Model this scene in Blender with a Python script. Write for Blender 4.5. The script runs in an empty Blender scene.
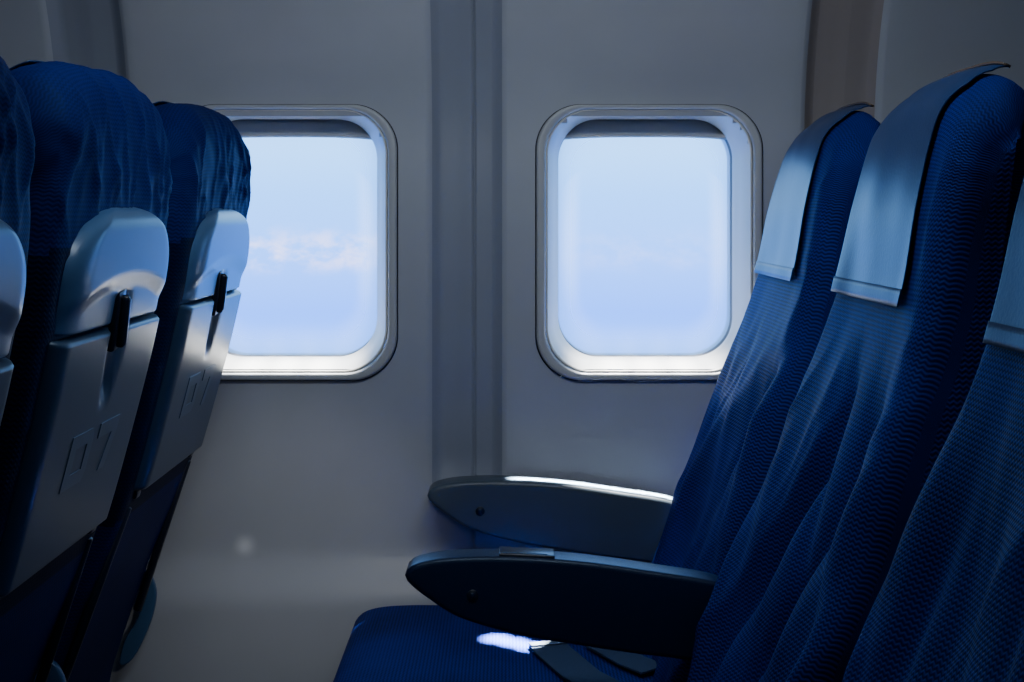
import bpy, math, random
import numpy as np
from mathutils import Vector, noise
CZ=1.03
scene=bpy.context.scene
col=scene.collection
# ---------------------------------------------------------------- materials
def new_mat(name):
    m=bpy.data.materials.new(name); m.use_nodes=True
    nt=m.node_tree
    return m,nt,nt.nodes['Principled BSDF']
def plastic(name,c,rough=.4,bump=.0,scale=400,spec=.5,coat=0,metal=0,var=.06,tint=(1,1,1)):
    m,nt,b=new_mat(name)
    b.inputs['Roughness'].default_value=rough
    b.inputs['Metallic'].default_value=metal
    b.inputs['Specular IOR Level'].default_value=spec
    b.inputs['Specular Tint'].default_value=tint+(1,)
    b.inputs['Coat Weight'].default_value=coat
    b.inputs['Coat Roughness'].default_value=.15
    tc=nt.nodes.new('ShaderNodeTexCoord')
    n=nt.nodes.new('ShaderNodeTexNoise'); n.inputs['Scale'].default_value=6; n.inputs['Detail'].default_value=4
    nt.links.new(tc.outputs['Object'],n.inputs['Vector'])
    r=nt.nodes.new('ShaderNodeValToRGB')
    r.color_ramp.elements[0].position=.3; r.color_ramp.elements[1].position=.7
    r.color_ramp.elements[0].color=tuple(x*(1-var) for x in c)+(1,)
    r.color_ramp.elements[1].color=tuple(min(1,x*(1+var)) for x in c)+(1,)
    nt.links.new(n.outputs['Fac'],r.inputs['Fac']); nt.links.new(r.outputs['Color'],b.inputs['Base Color'])
    if bump>0:
        n2=nt.nodes.new('ShaderNodeTexNoise'); n2.inputs['Scale'].default_value=scale; n2.inputs['Detail'].default_value=2
        nt.links.new(tc.outputs['Object'],n2.inputs['Vector'])
        bp=nt.nodes.new('ShaderNodeBump'); bp.inputs['Strength'].default_value=bump; bp.inputs['Distance'].default_value=.001
        nt.links.new(n2.outputs['Fac'],bp.inputs['Height']); nt.links.new(bp.outputs['Normal'],b.inputs['Normal'])
    return m
def fabric(name,c1,c2,pu=.0044,pv=.0056,bump=.45):
    m,nt,b=new_mat(name); L=nt.links
    b.inputs['Roughness'].default_value=.62
    b.inputs['Specular IOR Level'].default_value=.12
    b.inputs['Specular Tint'].default_value=(.2,.5,1,1)
    uv=nt.nodes.new('ShaderNodeUVMap'); sp=nt.nodes.new('ShaderNodeSeparateXYZ'); L.new(uv.outputs[0],sp.inputs[0])
    def M(op,a,bb=None):
        n=nt.nodes.new('ShaderNodeMath'); n.operation=op
        for i,x in enumerate([a,bb]):
            if x is None: continue
            if isinstance(x,(int,float)): n.inputs[i].default_value=x
            else: L.new(x,n.inputs[i])
        return n.outputs[0]
    ku=2*math.pi/pu; kv=2*math.pi/pv
    s2=M('SINE',M('MULTIPLY',sp.outputs[1],kv))
    s1=M('SINE',M('ADD',M('MULTIPLY',sp.outputs[0],ku),M('MULTIPLY',s2,1.2)))
    h=M('ADD',M('MULTIPLY',s1,.5),.5)
    nz=nt.nodes.new('ShaderNodeTexNoise'); nz.inputs['Scale'].default_value=9; nz.inputs['Detail'].default_value=3
    tc=nt.nodes.new('ShaderNodeTexCoord'); L.new(tc.outputs['Object'],nz.inputs['Vector'])
    f=M('ADD',M('MULTIPLY',h,.50),M('MULTIPLY',nz.outputs['Fac'],.50))
    r=nt.nodes.new('ShaderNodeValToRGB')
    r.color_ramp.elements[0].position=.15; r.color_ramp.elements[1].position=.8
    r.color_ramp.elements[0].color=c1+(1,); r.color_ramp.elements[1].color=c2+(1,)
    L.new(f,r.inputs['Fac']); L.new(r.outputs['Color'],b.inputs['Base Color'])
    bp=nt.nodes.new('ShaderNodeBump'); bp.inputs['Strength'].default_value=bump; bp.inputs['Distance'].default_value=.0010
    L.new(h,bp.inputs['Height']); L.new(bp.outputs['Normal'],b.inputs['Normal'])
    return m
MAT={}
MAT['fabric']=fabric('seat_fabric',(.0002,.0022,.026),(.0006,.0180,.225))
MAT['fabricback']=fabric('seat_cover_fabric',(.0003,.0034,.042),(.0006,.0098,.118),bump=.12)
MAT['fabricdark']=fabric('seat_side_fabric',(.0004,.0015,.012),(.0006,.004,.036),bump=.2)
MAT['cover']=plastic('cover_leatherette',(.008,.030,.105),.35,.2,300,.26,var=.02,tint=(.5,.68,1))
MAT['hem']=plastic('cover_hem',(.007,.027,.095),.38,.2,300,.24,tint=(.5,.68,1))
MAT['edge']=plastic('cover_edge_piping',(.09,.06,.04),.6)
MAT['cap']=plastic('cap_plastic',(.038,.098,.205),.32,.03,900,.42,.06,tint=(.8,.92,1))
MAT['tray']=plastic('tray_plastic',(.019,.044,.086),.34,.08,700,.40,.05,tint=(.8,.92,1))
MAT['dark']=plastic('dark_plastic',(.008,.012,.024),.3,.1,500)
MAT['emblem']=plastic('emblem_plastic',(.040,.078,.135),.36,spec=.45)
MAT['arm']=plastic('armrest_plastic',(.004,.010,.036),.38,.2,900,.4,tint=(.6,.8,1))
MAT['armlit']=plastic('armrest_plastic_lit',(.052,.075,.10),.36,.2,900,.5)  # same armrest plastic, light on the wall-side one put into the colour
MAT['metal']=plastic('brushed_metal',(.22,.26,.33),.4,metal=1)
MAT['wall']=plastic('wall_panel',(.375,.405,.46),.30,.05,500,.5,var=.05)
MAT['jointcool']=plastic('wall_joint_cool',(.25,.28,.345),.36,.05,500,.5,var=.05)
MAT['jointwarm']=plastic('wall_joint_warm',(.27,.245,.245),.42,.08,500,.4,var=.03)
MAT['frame']=plastic('window_frame_plastic',(.44,.465,.49),.32,.06,600)
MAT['reveal']=plastic('window_reveal_plastic',(.63,.62,.58),.35,.04,600)
MAT['darkgap']=plastic('window_outer_reveal',(.22,.24,.27),.45)
MAT['shade']=plastic('window_blind',(.42,.42,.42),.5)
MAT['carpet']=plastic('floor_carpet',(.03,.04,.08),.95,.6,500)
MAT['belt']=plastic('belt_webbing',(.022,.040,.080),.7,.4,900,.3)
def pane_mat():
    m=bpy.data.materials.new('window_acrylic'); m.use_nodes=True; nt=m.node_tree; nt.nodes.clear(); L=nt.links
    out=nt.nodes.new('ShaderNodeOutputMaterial')
    tr=nt.nodes.new('ShaderNodeBsdfTransparent'); tr.inputs[0].default_value=(.97,.98,1,1)
    tl=nt.nodes.new('ShaderNodeBsdfTranslucent'); tl.inputs[0].default_value=(.95,.97,1,1)
    mx=nt.nodes.new('ShaderNodeMixShader')
    uv=nt.nodes.new('ShaderNodeUVMap'); sp=nt.nodes.new('ShaderNodeSeparateXYZ'); L.new(uv.outputs[0],sp.inputs[0])
    r=nt.nodes.new('ShaderNodeValToRGB'); r.color_ramp.interpolation='EASE'
    r.color_ramp.elements[0].position=.70; r.color_ramp.elements[0].color=(.0,.0,.0,1)
    r.color_ramp.elements[1].position=1; r.color_ramp.elements[1].color=(.5,.5,.5,1)
    L.new(sp.outputs[0],r.inputs['Fac']); L.new(r.outputs['Color'],mx.inputs[0]); L.new(tr.outputs[0],mx.inputs[1]); L.new(tl.outputs[0],mx.inputs[2])
    L.new(mx.outputs[0],out.inputs[0]); return m
MAT['pane']=pane_mat()
# ---------------------------------------------------------------- helpers
def mk(name,verts,faces,mat,parent=None,uvs=None,smooth=True,loc=(0,0,0)):
    me=bpy.data.meshes.new(name)
    me.from_pydata([(v[0],v[1],v[2]+CZ) for v in verts],[],faces)
    if uvs is not None:
        l=me.uv_layers.new(name='UVMap')
        for lp in me.loops: l.data[lp.index].uv=uvs[lp.vertex_index]
    if smooth:
        for p in me.polygons: p.use_smooth=True
    me.materials.append(MAT[mat]); me.update()
    o=bpy.data.objects.new(name,me); col.objects.link(o)
    o.location=loc
    if parent: o.parent=parent
    return o
def recalc(o):
    import bmesh
    bm=bmesh.new(); bm.from_mesh(o.data); bmesh.ops.recalc_face_normals(bm,faces=bm.faces); bm.to_mesh(o.data); bm.free()
def empty(name,loc,label,cat,group=None):
    o=bpy.data.objects.new(name,None); col.objects.link(o); o.location=loc; o.empty_display_size=.1
    if label: o['label']=label
    if cat: o['category']=cat
    if group: o['group']=group
    return o
def sm(a,b,x):
    t=np.clip((x-a)/(b-a),0,1); return t*t*(3-2*t)
def smooth_closed(pts,n,closed=True):
    P=np.array(pts,float); K=len(P); out=[]
    rng=range(K) if closed else range(K-1)
    for i in rng:
        if closed: p0,p1,p2,p3=P[(i-1)%K],P[i],P[(i+1)%K],P[(i+2)%K]
        else: p0,p1,p2,p3=P[max(i-1,0)],P[i],P[i+1],P[min(i+2,K-1)]
        for t in np.linspace(0,1,12,endpoint=False):
            out.append(.5*((2*p1)+(-p0+p2)*t+(2*p0-5*p1+4*p2-p3)*t*t+(-p0+3*p1-3*p2+p3)*t**3))
    if closed: out.append(out[0])
    else: out.append(P[-1])
    out=np.array(out); d=np.r_[0,np.cumsum(np.linalg.norm(np.diff(out,axis=0),axis=1))]
    s=np.linspace(0,d[-1],n,endpoint=not closed)
    return np.c_[np.interp(s,d,out[:,0]),np.interp(s,d,out[:,1])],s
def normals_closed(Q):
    T=np.roll(Q,-1,0)-np.roll(Q,1,0); T/=np.linalg.norm(T,axis=1)[:,None]
    Nn=np.c_[T[:,1],-T[:,0]]
    area=np.sum(Q[:,0]*np.roll(Q[:,1],-1)-np.roll(Q[:,0],-1)*Q[:,1])
    return Nn if area>0 else -Nn
def profile_solid(name,pts,hw,r,mat,parent,n=90,yc=0):
    Q,s=smooth_closed(pts,n); N=normals_closed(Q)
    ys=[(-hw,r*.999)]+[(-hw+r*(1-math.cos(t)),r*(1-math.sin(t))) for t in [math.radians(k) for k in (18,36,54,72,90)]]
    ys=ys+[(-y,d) for y,d in reversed(ys)]
    V=[];U=[]
    for y,d in ys:
        for i in range(n):
            V.append((Q[i,0]-N[i,0]*d,yc+y,Q[i,1]-N[i,1]*d)); U.append((s[i],y))
    F=[]
    for j in range(len(ys)-1):
        for i in range(n):
            i2=(i+1)%n
            F.append((j*n+i,j*n+i2,(j+1)*n+i2,(j+1)*n+i))
    F.append(tuple(range(n))); F.append(tuple(range((len(ys)-1)*n,len(ys)*n)))
    o=mk(name,V,F,mat,parent,U); recalc(o); return o
def rbox(name,c,s,mat,parent,bev=.004,seg=3,rot=(0,0,0)):
    import bmesh
    bm=bmesh.new(); bmesh.ops.create_cube(bm,size=1)
    for v in bm.verts: v.co=Vector((v.co.x*s[0],v.co.y*s[1],v.co.z*s[2]))
    bmesh.ops.bevel(bm,geom=bm.edges[:],offset=bev,segments=seg,affect='EDGES',profile=.5)
    from mathutils import Euler
    R=Euler(rot).to_matrix()
    for v in bm.verts: v.co=R@v.co+Vector(c)+Vector((0,0,CZ))
    me=bpy.data.meshes.new(name); bm.to_mesh(me); bm.free()
    for p in me.polygons: p.use_smooth=True
    me.materials.append(MAT[mat]); o=bpy.data.objects.new(name,me); col.objects.link(o)
    if parent: o.parent=parent
    return o
def cyl(name,p0,p1,r,mat,parent,n=28,bev=.15):
    p0=Vector(p0);p1=Vector(p1);d=(p1-p0);L=d.length;d.normalize()
    a=d.orthogonal().normalized(); b=d.cross(a)
    V=[];F=[]
    bb=min(r*bev,L*.3)
    rings=[(0,r-bb),(bb,r),(L-bb,r),(L,r-bb)]
    for h,rr in rings:
        for i in range(n):
            t=2*math.pi*i/n; V.append(p0+d*h+(a*math.cos(t)+b*math.sin(t))*rr)
    for j in range(3):
        for i in range(n): F.append((j*n+i,j*n+(i+1)%n,(j+1)*n+(i+1)%n,(j+1)*n+i))
    F.append(tuple(range(n)));F.append(tuple(range(3*n,4*n)))
    o=mk(name,V,F,mat,parent); recalc(o); return o
# ---------------------------------------------------------------- seat back surface
PROF=[(.155,-.68),(.168,-.60),(.195,-.506),(.235,-.40),(.273,-.294),(.311,-.19),(.346,-.09),(.364,0),(.378,.07),(.390,.108),(.412,.130),(.44,.140),(.466,.137),(.484,.118),(.491,.08),(.489,.03),(.481,-.05),(.468,-.12),(.449,-.2),(.416,-.32),(.386,-.40),(.348,-.49),(.303,-.62),(.28,-.69),(.215,-.72)]
NB=280
Q,SA=smooth_closed(PROF,NB); NN=normals_closed(Q)
itop=int(np.argmax(Q[:,1]))
TOPK=1.0; SQ=1.0; LEFT=False
def hwz(z):
    if LEFT: return float(.194+.009*sm(-.42,-.28,z)-.012*sm(-.08,.05,z))
    return float(.195-.038*sm(-.36,.0,z))
def rounding(v,r=.036,v0=.82):
    a=np.clip((abs(v)-v0)/(1-v0),0,.999); return r*(1-math.sqrt(1-a*a))
def ridge(p,k=2.6): 
    return (1-min(1,abs(noise.noise(Vector(p)))*k))**2
def bumpy(p):
    x=noise.noise(Vector(p)); return x*x*x*2+x*.6
def S(fi,y,off,seed=None):
    i0=int(math.floor(fi))%NB; i1=(i0+1)%NB; f=fi-math.floor(fi)
    q=Q[i0]*(1-f)+Q[i1]*f; n=NN[i0]*(1-f)+NN[i1]*f
    h=hwz(q[1]); v=max(-1,min(1,y/h))
    d=off-rounding(v,.036 if LEFT else .030)
    if n[0]<0:
        d+= -.004*(1-float(sm(.45,.82,abs(v))))*(-n[0])*(1-float(sm(-.12,.02,q[1])))
    if seed is not None:
        z=q[1]
        low=1-float(sm(-.26,-.09,z))
        if n[0]<0:
            w=bumpy((y*15+seed*7.3+z*4.0+.3*math.sin(z*11+seed*2),z*1.8,seed*3.1))*.021*low
            w+=bumpy((y*24+seed*2.3-z*5,z*2.6,seed*1.9))*.009*low
            w+=(ridge((y*9+seed*4.3+z*5,z*1.8,seed*2.9),3.5)-.2)*.004*low
            d+=w
        e=float(sm(.55,1,abs(v)))*float(sm(-.3,-.05,z))
        top=float(sm(-.04,.03,z)) if n[0]>-.2 else 0
        if LEFT:
            fade=1-.6*float(sm(.09,.13,z))
            d+=((ridge((y*22+seed*3+z*8,z*5+q[0]*5,seed*2.7))-.3)*.0045+(ridge((y*34+seed*6-z*10,z*4,seed*1.7))-.3)*.003)*top*fade
            d+=(ridge((y*10+seed*2,z*16+y*10,seed*3.3))-.3)*.002*top
        d+=(ridge((y*20+seed*3+z*6,z*7+q[0]*30,seed*2.7))-.3)*.0025*e
    zz=q[1]; xx=q[0]
    k=float(sm(-.16,-.02,zz))*(1-SQ)
    if xx>.41: xx-= (xx-.41)*k
    if zz>0: zz*=TOPK
    zz-=(.045 if LEFT else .036)*abs(v)**3.6*float(sm(0,.13,q[1]))
    return (xx+n[0]*d, y, zz+n[1]*d)
def front_i(z):
    for i in range(itop):
        if Q[i,1]<=z<=Q[i+1,1] and NN[i,0]<0 : return i+(z-Q[i,1])/(Q[i+1,1]-Q[i,1])
def rear_i(z):
    for i in range(itop,NB-1):
        if Q[i,1]>=z>=Q[i+1,1]: return i+(Q[i,1]-z)/(Q[i,1]-Q[i+1,1])
def patch(name,i0,i1,na,nb,W,off,mat,parent,yc=0):
    V=[];U=[];F=[]
    for a in np.linspace(0,1,na):
        fi=i0+(i1-i0)*a
        for b in np.linspace(-1,1,nb):
            bb=math.sin(b*math.pi/2)
            y=yc+bb*W(a)
            V.append(S(fi,y,off(a,bb))); U.append((fi/NB*SA[-1],y))
    for i in range(na-1):
        for j in range(nb-1):
            F.append((i*nb+j,i*nb+j+1,(i+1)*nb+j+1,(i+1)*nb+j))
    o=mk(name,V,F,mat,parent,U); return o
def build_backrest(parent,seed,mat):
    nb=110; V=[];U=[];F=[]
    vs=[math.sin(b*math.pi/2)*.35+b*.65 for b in np.linspace(-1,1,nb)]
    for v in vs:
        for i in range(NB):
            V.append(S(i,v*hwz(Q[i,1]),0,seed)); U.append((SA[i],v*.21))
    for j in range(nb-1):
        for i in range(NB):
            i2=(i+1)%NB; F.append((j*NB+i,j*NB+i2,(j+1)*NB+i2,(j+1)*NB+i))
    base0=0; base1=(nb-1)*NB
    for base,sgn in ((base0,-1),(base1,1)):
        prev=base
        ring=[V[base+i] for i in range(NB)]
        cen=[]
        for i in range(NB):
            x,y,z=ring[i]
            zi=max(-.68,min(.10,z)); xs_=np.interp(zi,[-.68,-.5,-.3,-.1,.1],[.22,.27,.34,.405,.43])
            cen.append((xs_,y,zi*.98))
        for t in (.35,.7,.97):
            st=len(V)
            for i in range(NB):
                x,y,z=ring[i]; c=cen[i]
                px=x*(1-t)+c[0]*t; pz=z*(1-t)+c[2]*t
                V.append((px,y+sgn*.004*math.sin(t*math.pi/2),pz)); U.append((pz,px))
            for i in range(NB):
                i2=(i+1)%NB; F.append((prev+i,prev+i2,st+i2,st+i))
            prev=st
        F.append(tuple(range(prev,prev+NB)))
    o=mk('backrest',V,F,mat,parent,U); recalc(o)
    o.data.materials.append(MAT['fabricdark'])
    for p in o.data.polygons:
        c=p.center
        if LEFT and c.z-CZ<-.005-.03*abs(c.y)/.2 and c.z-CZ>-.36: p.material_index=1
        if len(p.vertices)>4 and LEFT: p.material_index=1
    return o
def solidify(o,t,offset=1):
    m=o.modifiers.new('thickness','SOLIDIFY'); m.thickness=t; m.offset=offset
def ribbon(name,pts,w,th,mat,parent):
    P=[Vector(p) for p in pts]; V=[];F=[]
    for i,p in enumerate(P):
        d=(P[min(i+1,len(P)-1)]-P[max(i-1,0)]).normalized()
        s=d.cross(Vector((0,0,1))).normalized()*w/2; u=Vector((0,0,th))
        V+= [p-s,p+s,p+s+u,p-s+u]
    for i in range(len(P)-1):
        for k in range(4): F.append((4*i+k,4*i+(k+1)%4,4*i+4+(k+1)%4,4*i+4+k))
    F.append((0,1,2,3)); k=4*(len(P)-1); F.append((k,k+1,k+2,k+3))
    o=mk(name,V,F,mat,parent,smooth=False); recalc(o); return o
ARM=[(-.113,-.402),(-.107,-.392),(-.09,-.386),(-.06,-.382),(0,-.381),(.08,-.386),(.16,-.397),(.235,-.410),(.262,-.43),(.262,-.475),(.235,-.497),(.17,-.492),(.10,-.4825),(.014,-.468),(-.052,-.449),(-.088,-.427),(-.108,-.411)]
def armrest(parent,yc,hw=.022,mat='arm'):
    a=profile_solid('armrest',ARM,hw,.006,mat,parent,n=120,yc=yc)
    if mat=='arm':
        rbox('ashtray_lid',(.022,yc,-.3822),(.062,.034,.006),'dark',a,.0015,2,(0,math.radians(2.5),0))
        rbox('lid_rim',(.020,yc-.013,-.3790),(.05,.002,.0015),'cap',a,.0006,2,(0,math.radians(2.5),0))
    cyl('screw',(-.038,yc-hw-.0015,-.423),(-.038,yc-hw+.002,-.423),.0065,'dark',a,20)
    cyl('screw_socket',(-.038,yc-hw-.0022,-.423),(-.038,yc-hw,-.423),.003,'arm',a,12)
    return a
CUSH=[(-.218,-.60),(-.212,-.575),(-.190,-.562),(-.14,-.557),(-.05,-.558),(.06,-.562),(.16,-.566),(.20,-.575),(.205,-.62),(.2,-.672),(.1,-.68),(-.1,-.68),(-.18,-.67),(-.212,-.64)]
def build_seat(name_loc,seed,label,group,window=False,left=False,cz=-.083):
    global TOPK,SQ,LEFT
    LEFT=left
    TOPK=.97 if left else .90
    SQ=1.0 if left else .55
    root=empty('airline_seat',name_loc,label,'seat',group)
    build_backrest(root,seed,'fabricback' if left else 'fabric')
    i0=front_i(cz); i1=itop+(-3 if left else 2)
    def Wc(a): return .114+.002*math.cos(a*math.pi*2)-.006*a
    def oc(a,b): return .0042+.0016*noise.noise(Vector((b*1.6,a*2.5,seed*2.)))+.002*(1-a)**6+(0 if left else .006*max(0,(a-.93)/.07))
    cv=patch('headrest_cover',i0,i1,60,36,Wc,oc,'cover',root,.016); solidify(cv,.0014,0)
    def oh(a,b): return .0070+.0016*noise.noise(Vector((b*1.6,0,seed*2.)))
    hm=patch('hem',i0-.3,i0+2.1,4,36,lambda a:.116,oh,'hem',cv,.016); solidify(hm,.0010,0)
    if not left:
        ed=patch('edge_piping',i1-.8,i1+.3,3,30,lambda a:.110,lambda a,b:.0112,'edge',cv,.016); solidify(ed,.0025,0)
    r0=rear_i(.006); r1=rear_i(-.105)
    def Wcap(a): return .166*max(.02,(1-(1-min(1,a/.6))**2.3))**(1/2.3) if a<.6 else .166
    def ocap(a,b):
        e=1-abs(b); f=min(1,e/.26); f=math.sqrt(1-(1-f)**2)
        g=min(1,a/.2,(1-a)/.03); g=math.sqrt(max(0,1-(1-g)**2)); h=f*g
        arch=.50+.24*(b*b)
        step=.0048*(1-float(sm(arch,arch+.20,a)))
        well=.006*math.exp(-((b*.16)/.021)**4)*float(sm(.68,.80,a))
        return -.008+(.0175+step-well)*h
    patch('headrest_shell',r0,r1,90,70,Wcap,ocap,'cap',root)
    t0=rear_i(-.1065); t1=rear_i(-.327)
    def otr(a,b):
        f=min(1,(1-abs(b))/.15); f=math.sqrt(max(0,1-(1-f)**2))
        g=min(1,a/.02,(1-a)/.035); g=math.sqrt(max(0,1-(1-g)**2))
        wd_=.021*(1-.45*float(sm(.08,.36,a)))
        well=.008*math.exp(-((b*.163)/wd_)**4)*(1-float(sm(.24,.37,a)))
        return -.008+.020*f*g-well*f*g
    tr=patch('tray_table',t0,t1,100,80,lambda a:.168-.005*a,otr,'tray',root)
    zc=-.104
    p=Vector(S(rear_i(zc),0,.010)); tilt=math.radians(9); lean=math.radians(10)
    rbox('latch_plate',(p.x-.0030,0,zc+.002),(.008,.024,.060),'dark',tr,.003,3,(lean,tilt,0))
    rbox('latch',(p.x+.0030,.0,zc),(.010,.009,.052),'dark',tr,.004,4,(lean,tilt,0))
    rbox('latch_grip',(p.x+.0080,.0,zc),(.0020,.005,.044),'metal',tr,.0008,2,(lean,tilt,0))
    O1=.0110;O2=.0128
    V=[];F=[]
    def quad(P4):
        b=len(V)
        for o_ in (O1,O2):
            for (yy,zz) in P4: V.append(S(rear_i(zz),yy,o_))
        F.extend([(b,b+1,b+2,b+3),(b+4,b+5,b+6,b+7)]+[(b+k,b+(k+1)%4,b+4+(k+1)%4,b+4+k) for k in range(4)])
    t_,b_=-.200,-.250; w_=.018
    def bar(y0,y1,z0,z1,n=4,dx0=0,dx1=0):
        for k in range(n):
            za=z0+(z1-z0)*k/n; zb=z0+(z1-z0)*(k+1)/n
            sa=dx0+(dx1-dx0)*k/n; sb=dx0+(dx1-dx0)*(k+1)/n
            quad([(y0+sb,zb),(y1+sb,zb),(y1+sa,za),(y0+sa,za)])
    bar(-.074,-.074+w_,t_,b_)
    bar(-.056,-.024,t_,t_-.013,1); bar(-.056,-.024,b_+.013,b_,1)
    bar(-.024,-.007,t_-.010,b_+.010,4)
    quad([(-.024,t_-.010),(-.007,t_-.010),(-.014,t_),(-.024,t_)])
    quad([(-.024,b_),(-.014,b_),(-.007,b_+.010),(-.024,b_+.010)])
    bar(.010,.074,t_,t_-.014,1)
    bar(.055,.074,t_-.014,b_,4,0,-.016)
    em=mk('emblem',V,F,'emblem',tr,smooth=False); recalc(em)
    for s in (-1,1):
        q=S(rear_i(-.333),s*.135,.0)
        rbox('hinge',(q[0]-.002,s*.138,q[2]+.001),(.012,.020,.010),'dark',tr,.003,3,(0,.3,0))
    c=profile_solid('seat_cushion',CUSH,.204,.022,'fabric',root,n=140)
    rbox('seat_pan',(0,0,-.70),(.40,.39,.045),'dark',root,.01)
    for s in (-1,1):
        profile_solid('hinge_cover',[(.305,-.51),(.335,-.51),(.350,-.54),(.342,-.585),(.318,-.635),(.298,-.645),(.305,-.61),(.325,-.575),(.328,-.545),(.316,-.53)],.005,.003,'cap',root,n=60,yc=s*.199)
        cyl('recline_link',(.405,s*.150,-.345),(.330,s*.172,-.56),.006,'dark',root,16)
    for xx in (-.13,.12):
        for s in (-1,1):
            lg=profile_solid('leg',[(xx-.02,-.71),(xx+.02,-.71),(xx+.03,-.85),(xx+.035,-1.03),(xx-.015,-1.03),(xx-.018,-.85)],.012,.004,'metal',root,n=50,yc=s*.15)
    armrest(root,-.221)
    if window: armrest(root,.207,.026,'armlit')
    def onc(x,y,extra=0): return (x,y,-.5568-.004*float(sm(-.05,.16,x))+extra)
    b=ribbon('seat_belt',[onc(.052,.010),onc(.060,-.02,.001),onc(.074,-.06,.001),onc(.09,-.105,.001),onc(.12,-.15)],.050,.0025,'belt',root)
    rbox('buckle_tongue',(.052,.008,-.5548),(.014,.048,.0022),'metal',b,.001,2,(0,0,math.radians(-75)))
    ribbon('strap',[onc(.120,.02),onc(.135,-.01,.001),onc(.155,-.05,.001),onc(.18,-.08)],.044,.0025,'belt',b)
    return root
Y=[1.75,1.30,.85]
gR='seats of the row seen from the front'; gL='seats of the row seen from behind'
build_seat((0,Y[0],0),1,'blue fabric seat nearest the wall, facing left, beside the right-hand window',gR,True)
build_seat((0,Y[1],0),2,'blue seat facing left, middle one of three, with whole steel-blue headrest cover',gR)
build_seat((0.004,Y[2],0),3,'blue seat facing left, nearest of three and cut off by the right edge',gR,cz=-.094)
SH=-.85
build_seat((SH,Y[0],0),4,'seat seen from behind that overlaps the left-hand window, nearest the wall',gL,True,True)
build_seat((SH,Y[1],0),5,'middle seat seen from behind, with whole grey shell and folded tray in view',gL,False,True)
build_seat((SH+.008,Y[2],0),6,'nearest seat seen from behind, only a strip of it at the left edge',gL,False,True)
# ---------------------------------------------------------------- wall
PITCH=.534; SPITCH=.548
WX=[-.860,-.326,.208,.742]; WZ=-.0447
HO=(.165,.2013,.066)
SEAM=-.0586
def strip(x):
    k=round((x-SEAM)/SPITCH); return x-(SEAM+k*SPITCH)
def ybase(z): return 2.0-1.3*max(0,z-.10)**2-.25*max(0,-.62-z)**2
def ywall(x,z):
    y=ybase(z); s=strip(x)
    rec=float(sm(-.0620,-.036,s))*(1-float(sm(.034,.0605,s)))
    fade=float(sm(-.44,-.36,z))
    y+=rec*(.018 if s<0 else .015)*fade
    if abs(s-.0105)<.0020 and abs(x)<.3: y+=.010
    y-=.026*float(1-sm(-.575,-.49,z))
    return y
def rrect(hx,hz,r,n=28):
    P=[]
    for (cx,cz,a0) in ((hx-r,hz-r,0),(-hx+r,hz-r,90),(-hx+r,-hz+r,180),(hx-r,-hz+r,270)):
        for k in range(n+1):
            a=math.radians(a0+90*k/n); P.append((cx+r*math.cos(a),cz+r*math.sin(a)))
    return P
def inrr(x,z,hx,hz,r):
    x=abs(x);z=abs(z)
    if x>hx or z>hz: return False
    if x>hx-r and z>hz-r: return (x-hx+r)**2+(z-hz+r)**2<r*r
    return True
xs=set(np.round(np.arange(-2.2,2.2001,.011),5))
for k in range(-4,5):
    c=SEAM+k*SPITCH
    for e in (-.0600,-.0565,-.053,-.0495,-.046,-.042,-.038,.0080,.0088,.0105,.0122,.0130,.036,.040,.044,.048,.0515,.055,.0585): xs.add(round(c+e,5))
xs=sorted(xs); zs=sorted(set(np.round(np.arange(-1.03,.5001,.010),5)))
V=[];F=[];MI=[]
for z in zs:
    for x in xs: V.append((x,ywall(x,z),z))
nx=len(xs)
for j in range(len(zs)-1):
    for i in range(nx-1):
        cx=(xs[i]+xs[i+1])/2; cz=(zs[j]+zs[j+1])/2
        if any(inrr(cx-w,cz-WZ,HO[0]-.013,HO[1]-.013,HO[2]-.008) for w in WX): continue
        F.append((j*nx+i,j*nx+i+1,(j+1)*nx+i+1,(j+1)*nx+i))
        s=strip(cx)
        MI.append(0 if not(-.052<s<.050 and cz>-.40) else (2 if cx>.3 else 1))
w=mk('wall_back',V,F,'wall',smooth=True); w['kind']='structure'
for mname in ('jointcool','jointwarm'): w.data.materials.append(MAT[mname])
for p,mi in zip(w.data.polygons,MI): p.material_index=mi
def strip_mesh(name,prof,mat,x0=-2.2,x1=2.2):
    V=[];F=[]
    for (y,z) in prof: V+=[(x0,y,z),(x1,y,z)]
    for i in range(len(prof)-1): F.append((2*i,2*i+1,2*i+3,2*i+2))
    o=mk(name,V,F,mat,smooth=False); o['kind']='structure'; return o
ye=ybase(.5)
strip_mesh('ceiling',[(ye+.03,.498),(ye-.1,.50),(.95,.49),(.88,.53),(.72,1.0),(.5,1.08),(-1.3,1.08)],'wall')
strip_mesh('floor',[(2.06,-1.03),(-1.3,-1.03)],'carpet')
strip_mesh('wall_front',[(-1.3,-1.03),(-1.3,1.08)],'wall')
for nm,x in (('wall_left',-2.2),('wall_right',2.2)):
    o=mk(nm,[(x,-1.3,-1.03),(x,2.1,-1.03),(x,2.1,1.08),(x,-1.3,1.08)],[(0,1,2,3)],'wall',smooth=False); o['kind']='structure'
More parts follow.
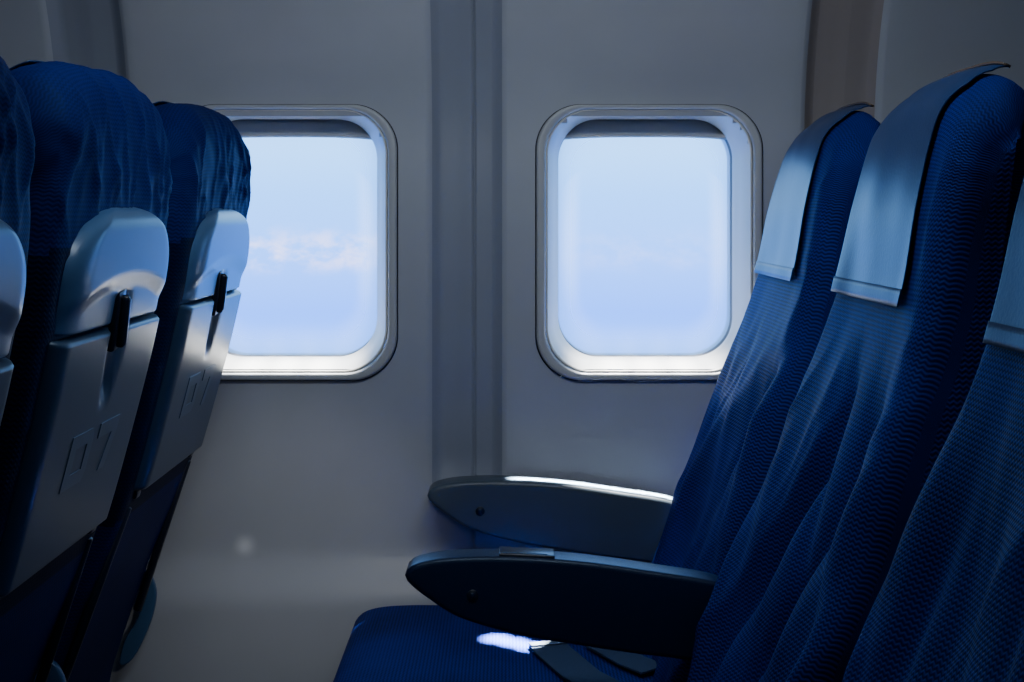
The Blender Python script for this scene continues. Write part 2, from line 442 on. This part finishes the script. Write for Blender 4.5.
# ---------------------------------------------------------------- windows
inner=(.131,.1785,.060); IZ=WZ+.0055
def window(k,x):
    root=bpy.data.objects.new('window_%d'%k,None); col.objects.link(root); root.location=(x,2.0,0); root['kind']='structure'
    O=rrect(*HO); I=rrect(*inner); n=len(O)
    def loft(name,steps,mat):
        V=[];F=[]
        for (f,dy) in steps:
            for a,b in zip(O,I):
                px=a[0]*(1-f)+b[0]*f; pz=(a[1]+WZ)*(1-f)+(b[1]+IZ)*f
                V.append((px,dy+(ybase(pz)-2.0)*(1-f),pz))
        for j in range(len(steps)-1):
            for i in range(n): F.append((j*n+i,j*n+(i+1)%n,(j+1)*n+(i+1)%n,(j+1)*n+i))
        o=mk(name,V,F,mat,root); return o
    loft('shadow_gap_ring',[(-.05,.002),(-.05,-.0015),(.02,-.0015),(.02,.003)],'dark')  # dark ring painted in for the shadow gap round the frame
    loft('frame',[(.0,.006),(.0,-.004),(.02,-.0065),(.06,-.0085),(.12,-.009),(.30,-.0085),(.36,-.007),(.39,-.003),(.40,.004)],'frame')
    loft('reveal',[(.40,.002),(.41,-.002),(.44,-.0035),(.49,-.003),(.52,.001),(.55,.004),(.64,.010),(.78,.028),(.92,.044),(1.0,.050),(1.0,.056)],'reveal')
    loft('outer_reveal',[(1.0,.056),(.90,.057),(.90,.064),(1.02,.066),(1.05,.095)],'darkgap')
    V=[];F=[]
    top=.165; m=24
    for i in range(m+1):
        u=-1+2*i/m; xx=u*.136; zb=.1135-.005*abs(u)**3
        for (yy,zz) in ((.0595,top),(.0595,zb+.009),(.056,zb+.007),(.053,zb+.003),(.058,zb-.001),(.063,zb),(.063,top)): V.append((xx,yy,zz))
    for i in range(m):
        for j in range(6): F.append((i*7+j,i*7+j+1,(i+1)*7+j+1,(i+1)*7+j))
    o=mk('window_blind',V,F,'shade',root)
    V=[(0,.072,IZ)];U=[(0,0)];F=[]
    R=[.3,.6,.8,.9,1.0,1.06]
    for r in R:
        for p in I: V.append((p[0]*r,.072,IZ+p[1]*r)); U.append((min(1,r),0))
    for i in range(n): F.append((0,1+i,1+(i+1)%n))
    for j in range(len(R)-1):
        for i in range(n): F.append((1+j*n+i,1+j*n+(i+1)%n,1+(j+1)*n+(i+1)%n,1+(j+1)*n+i))
    mk('pane',V,F,'pane',root,U)
    pl=bpy.data.lights.new('portal','AREA'); pl.shape='RECTANGLE'; pl.size=.30; pl.size_y=.40
    pl.cycles.is_portal=True
    po=bpy.data.objects.new('portal',pl); col.objects.link(po); po.location=(x,2.115,IZ+CZ); po.rotation_euler=(math.radians(-90),0,0)
for k,x in enumerate(WX): window(k+1,x)
# ---------------------------------------------------------------- world
wd=bpy.data.worlds.new('sky'); scene.world=wd; wd.use_nodes=True; nt=wd.node_tree; L=nt.links
bg=nt.nodes['Background']
tc=nt.nodes.new('ShaderNodeTexCoord'); sp=nt.nodes.new('ShaderNodeSeparateXYZ'); L.new(tc.outputs['Generated'],sp.inputs[0])
mr=nt.nodes.new('ShaderNodeMapRange'); mr.inputs[1].default_value=-.3; mr.inputs[2].default_value=.3; L.new(sp.outputs[2],mr.inputs[0])
def ramp(stops,src,inter='LINEAR'):
    r=nt.nodes.new('ShaderNodeValToRGB'); cr=r.color_ramp; cr.interpolation=inter
    cr.elements[0].position=stops[0][0]; cr.elements[0].color=stops[0][1]+(1,); cr.elements[1].position=stops[-1][0]; cr.elements[1].color=stops[-1][1]+(1,)
    for p,c in stops[1:-1]:
        e=cr.elements.new(p); e.color=c+(1,)
    L.new(src,r.inputs['Fac']); return r.outputs[0]
def mul(a,b):
    n=nt.nodes.new('ShaderNodeMath'); n.operation='MULTIPLY'; L.new(a,n.inputs[0]); L.new(b,n.inputs[1]); return n.outputs[0]
sky=ramp([(0,(.06,.24,.85)),(.30,(.06,.27,1.0)),(.38,(.05,.23,1.0)),(.44,(.09,.30,1.0)),(.52,(.10,.37,1.0)),(.60,(.17,.48,1.0)),(.8,(.30,.60,1.0)),(1,(.2,.47,1.0))],mr.outputs[0])
mp=nt.nodes.new('ShaderNodeMapping'); mp.inputs['Scale'].default_value=(22,22,34); L.new(tc.outputs['Generated'],mp.inputs[0])
nz=nt.nodes.new('ShaderNodeTexNoise'); nz.inputs['Scale'].default_value=2.0; nz.inputs['Detail'].default_value=9; nz.inputs['Roughness'].default_value=.6; L.new(mp.outputs[0],nz.inputs['Vector'])
Wt=(1,1,1);K0=(0,0,0)
cl=ramp([(.38,K0),(.70,Wt)],nz.outputs['Fac'],'EASE')
band=ramp([(.42,K0),(.45,(.75,.75,.75)),(.49,K0)],mr.outputs[0],'EASE')
mrx=nt.nodes.new('ShaderNodeMapRange'); mrx.inputs[1].default_value=-.3; mrx.inputs[2].default_value=.3; L.new(sp.outputs[0],mrx.inputs[0])
xb=ramp([(0,(.3,.3,.3)),(.15,Wt),(.35,Wt),(.42,K0),(.55,(.0,.0,.0)),(.62,(.22,.22,.22)),(1,(.12,.12,.12))],mrx.outputs[0])
msk=mul(mul(cl,band),xb)
mx=nt.nodes.new('ShaderNodeMixRGB'); mx.inputs[2].default_value=(.68,.62,.88,1); L.new(msk,mx.inputs[0]); L.new(sky,mx.inputs[1])
L.new(mx.outputs[0],bg.inputs[0]); bg.inputs[1].default_value=4.8
# ---------------------------------------------------------------- lights
def spot(name,loc,tgt,deg,e,c,blend=.3,soft=.01):
    l=bpy.data.lights.new(name,'SPOT'); l.energy=e; l.color=c; l.spot_size=math.radians(deg); l.spot_blend=blend; l.shadow_soft_size=soft
    o=bpy.data.objects.new(name,l); col.objects.link(o)
    t=Vector(tgt)+Vector((0,0,CZ)); s=Vector(loc)+Vector((0,0,CZ)); o.location=s; o.rotation_euler=(t-s).to_track_quat('-Z','Y').to_euler()
def beam(name,tgt,d,k,deg,e,c,blend=.3):
    spot(name,Vector(tgt)-Vector(d)*k,tgt,deg,e,c,blend)
for tx,ty in ((-.014,1.790),(.008,1.778),(.030,1.764)):
    beam('sunbeam_cushion',(tx,ty,-.56),(-.203,-.29,-.52),3,1.0,20000,(1,.98,.95),.1)
for xx in (WX[1],WX[2]):
    for dx in (-.075,-.025,.025,.075):
        beam('sunbeam_window_sill',(xx+dx,2.013,-.225),(0,-.06,-.19),14,2.4,3000,(1,.97,.90),1)
spot('sun_glint',(-.1,1.1,-.26),(-.384,2.0,-.488),1.7,9,(1,.98,.95),1)
spot('sun_bounce',(-.1,1.3,-.20),(-.34,2.0,-.50),44,3.2,(1,.95,.88),1,.03)
def area(name,loc,tgt,sx,sy,e,c,spread=None,rot=None):
    l=bpy.data.lights.new(name,'AREA'); l.shape='RECTANGLE'; l.size=sx; l.size_y=sy; l.energy=e; l.color=c
    if spread: l.spread=math.radians(spread)
    o=bpy.data.objects.new(name,l); col.objects.link(o); o.location=Vector(loc)+Vector((0,0,CZ))
    o.rotation_euler=rot if rot else (Vector(tgt)-Vector(loc)).to_track_quat('-Z','Y').to_euler()
area('armrest_sun_fill',(.125,1.900,.30),None,.23,.006,4.0,(.97,.98,1),2.5,(math.atan2(.056,.69),0,0))  # unseen lamp added above the window, stands in for sun on the armrest
area('opposite_windows',(-.3,-1.2,.42),(0,2,-.45),2.6,.4,2.4,(.62,.80,1))
area('wall_fill',(.0,1.15,.46),(-.12,2.0,-.52),.7,.12,3.6,(.86,.93,1))  # unseen fill lamp added below the bin to brighten the lower wall
# ---------------------------------------------------------------- camera
cd=bpy.data.cameras.new('camera'); cam=bpy.data.objects.new('camera',cd); col.objects.link(cam)
cam.location=(0,0,CZ); cam.rotation_euler=(math.radians(90),0,0)
cd.sensor_width=36; cd.lens=36*1366/1024; cd.shift_x=5/1024; cd.shift_y=-129/1024; cd.clip_start=.02
scene.camera=cam
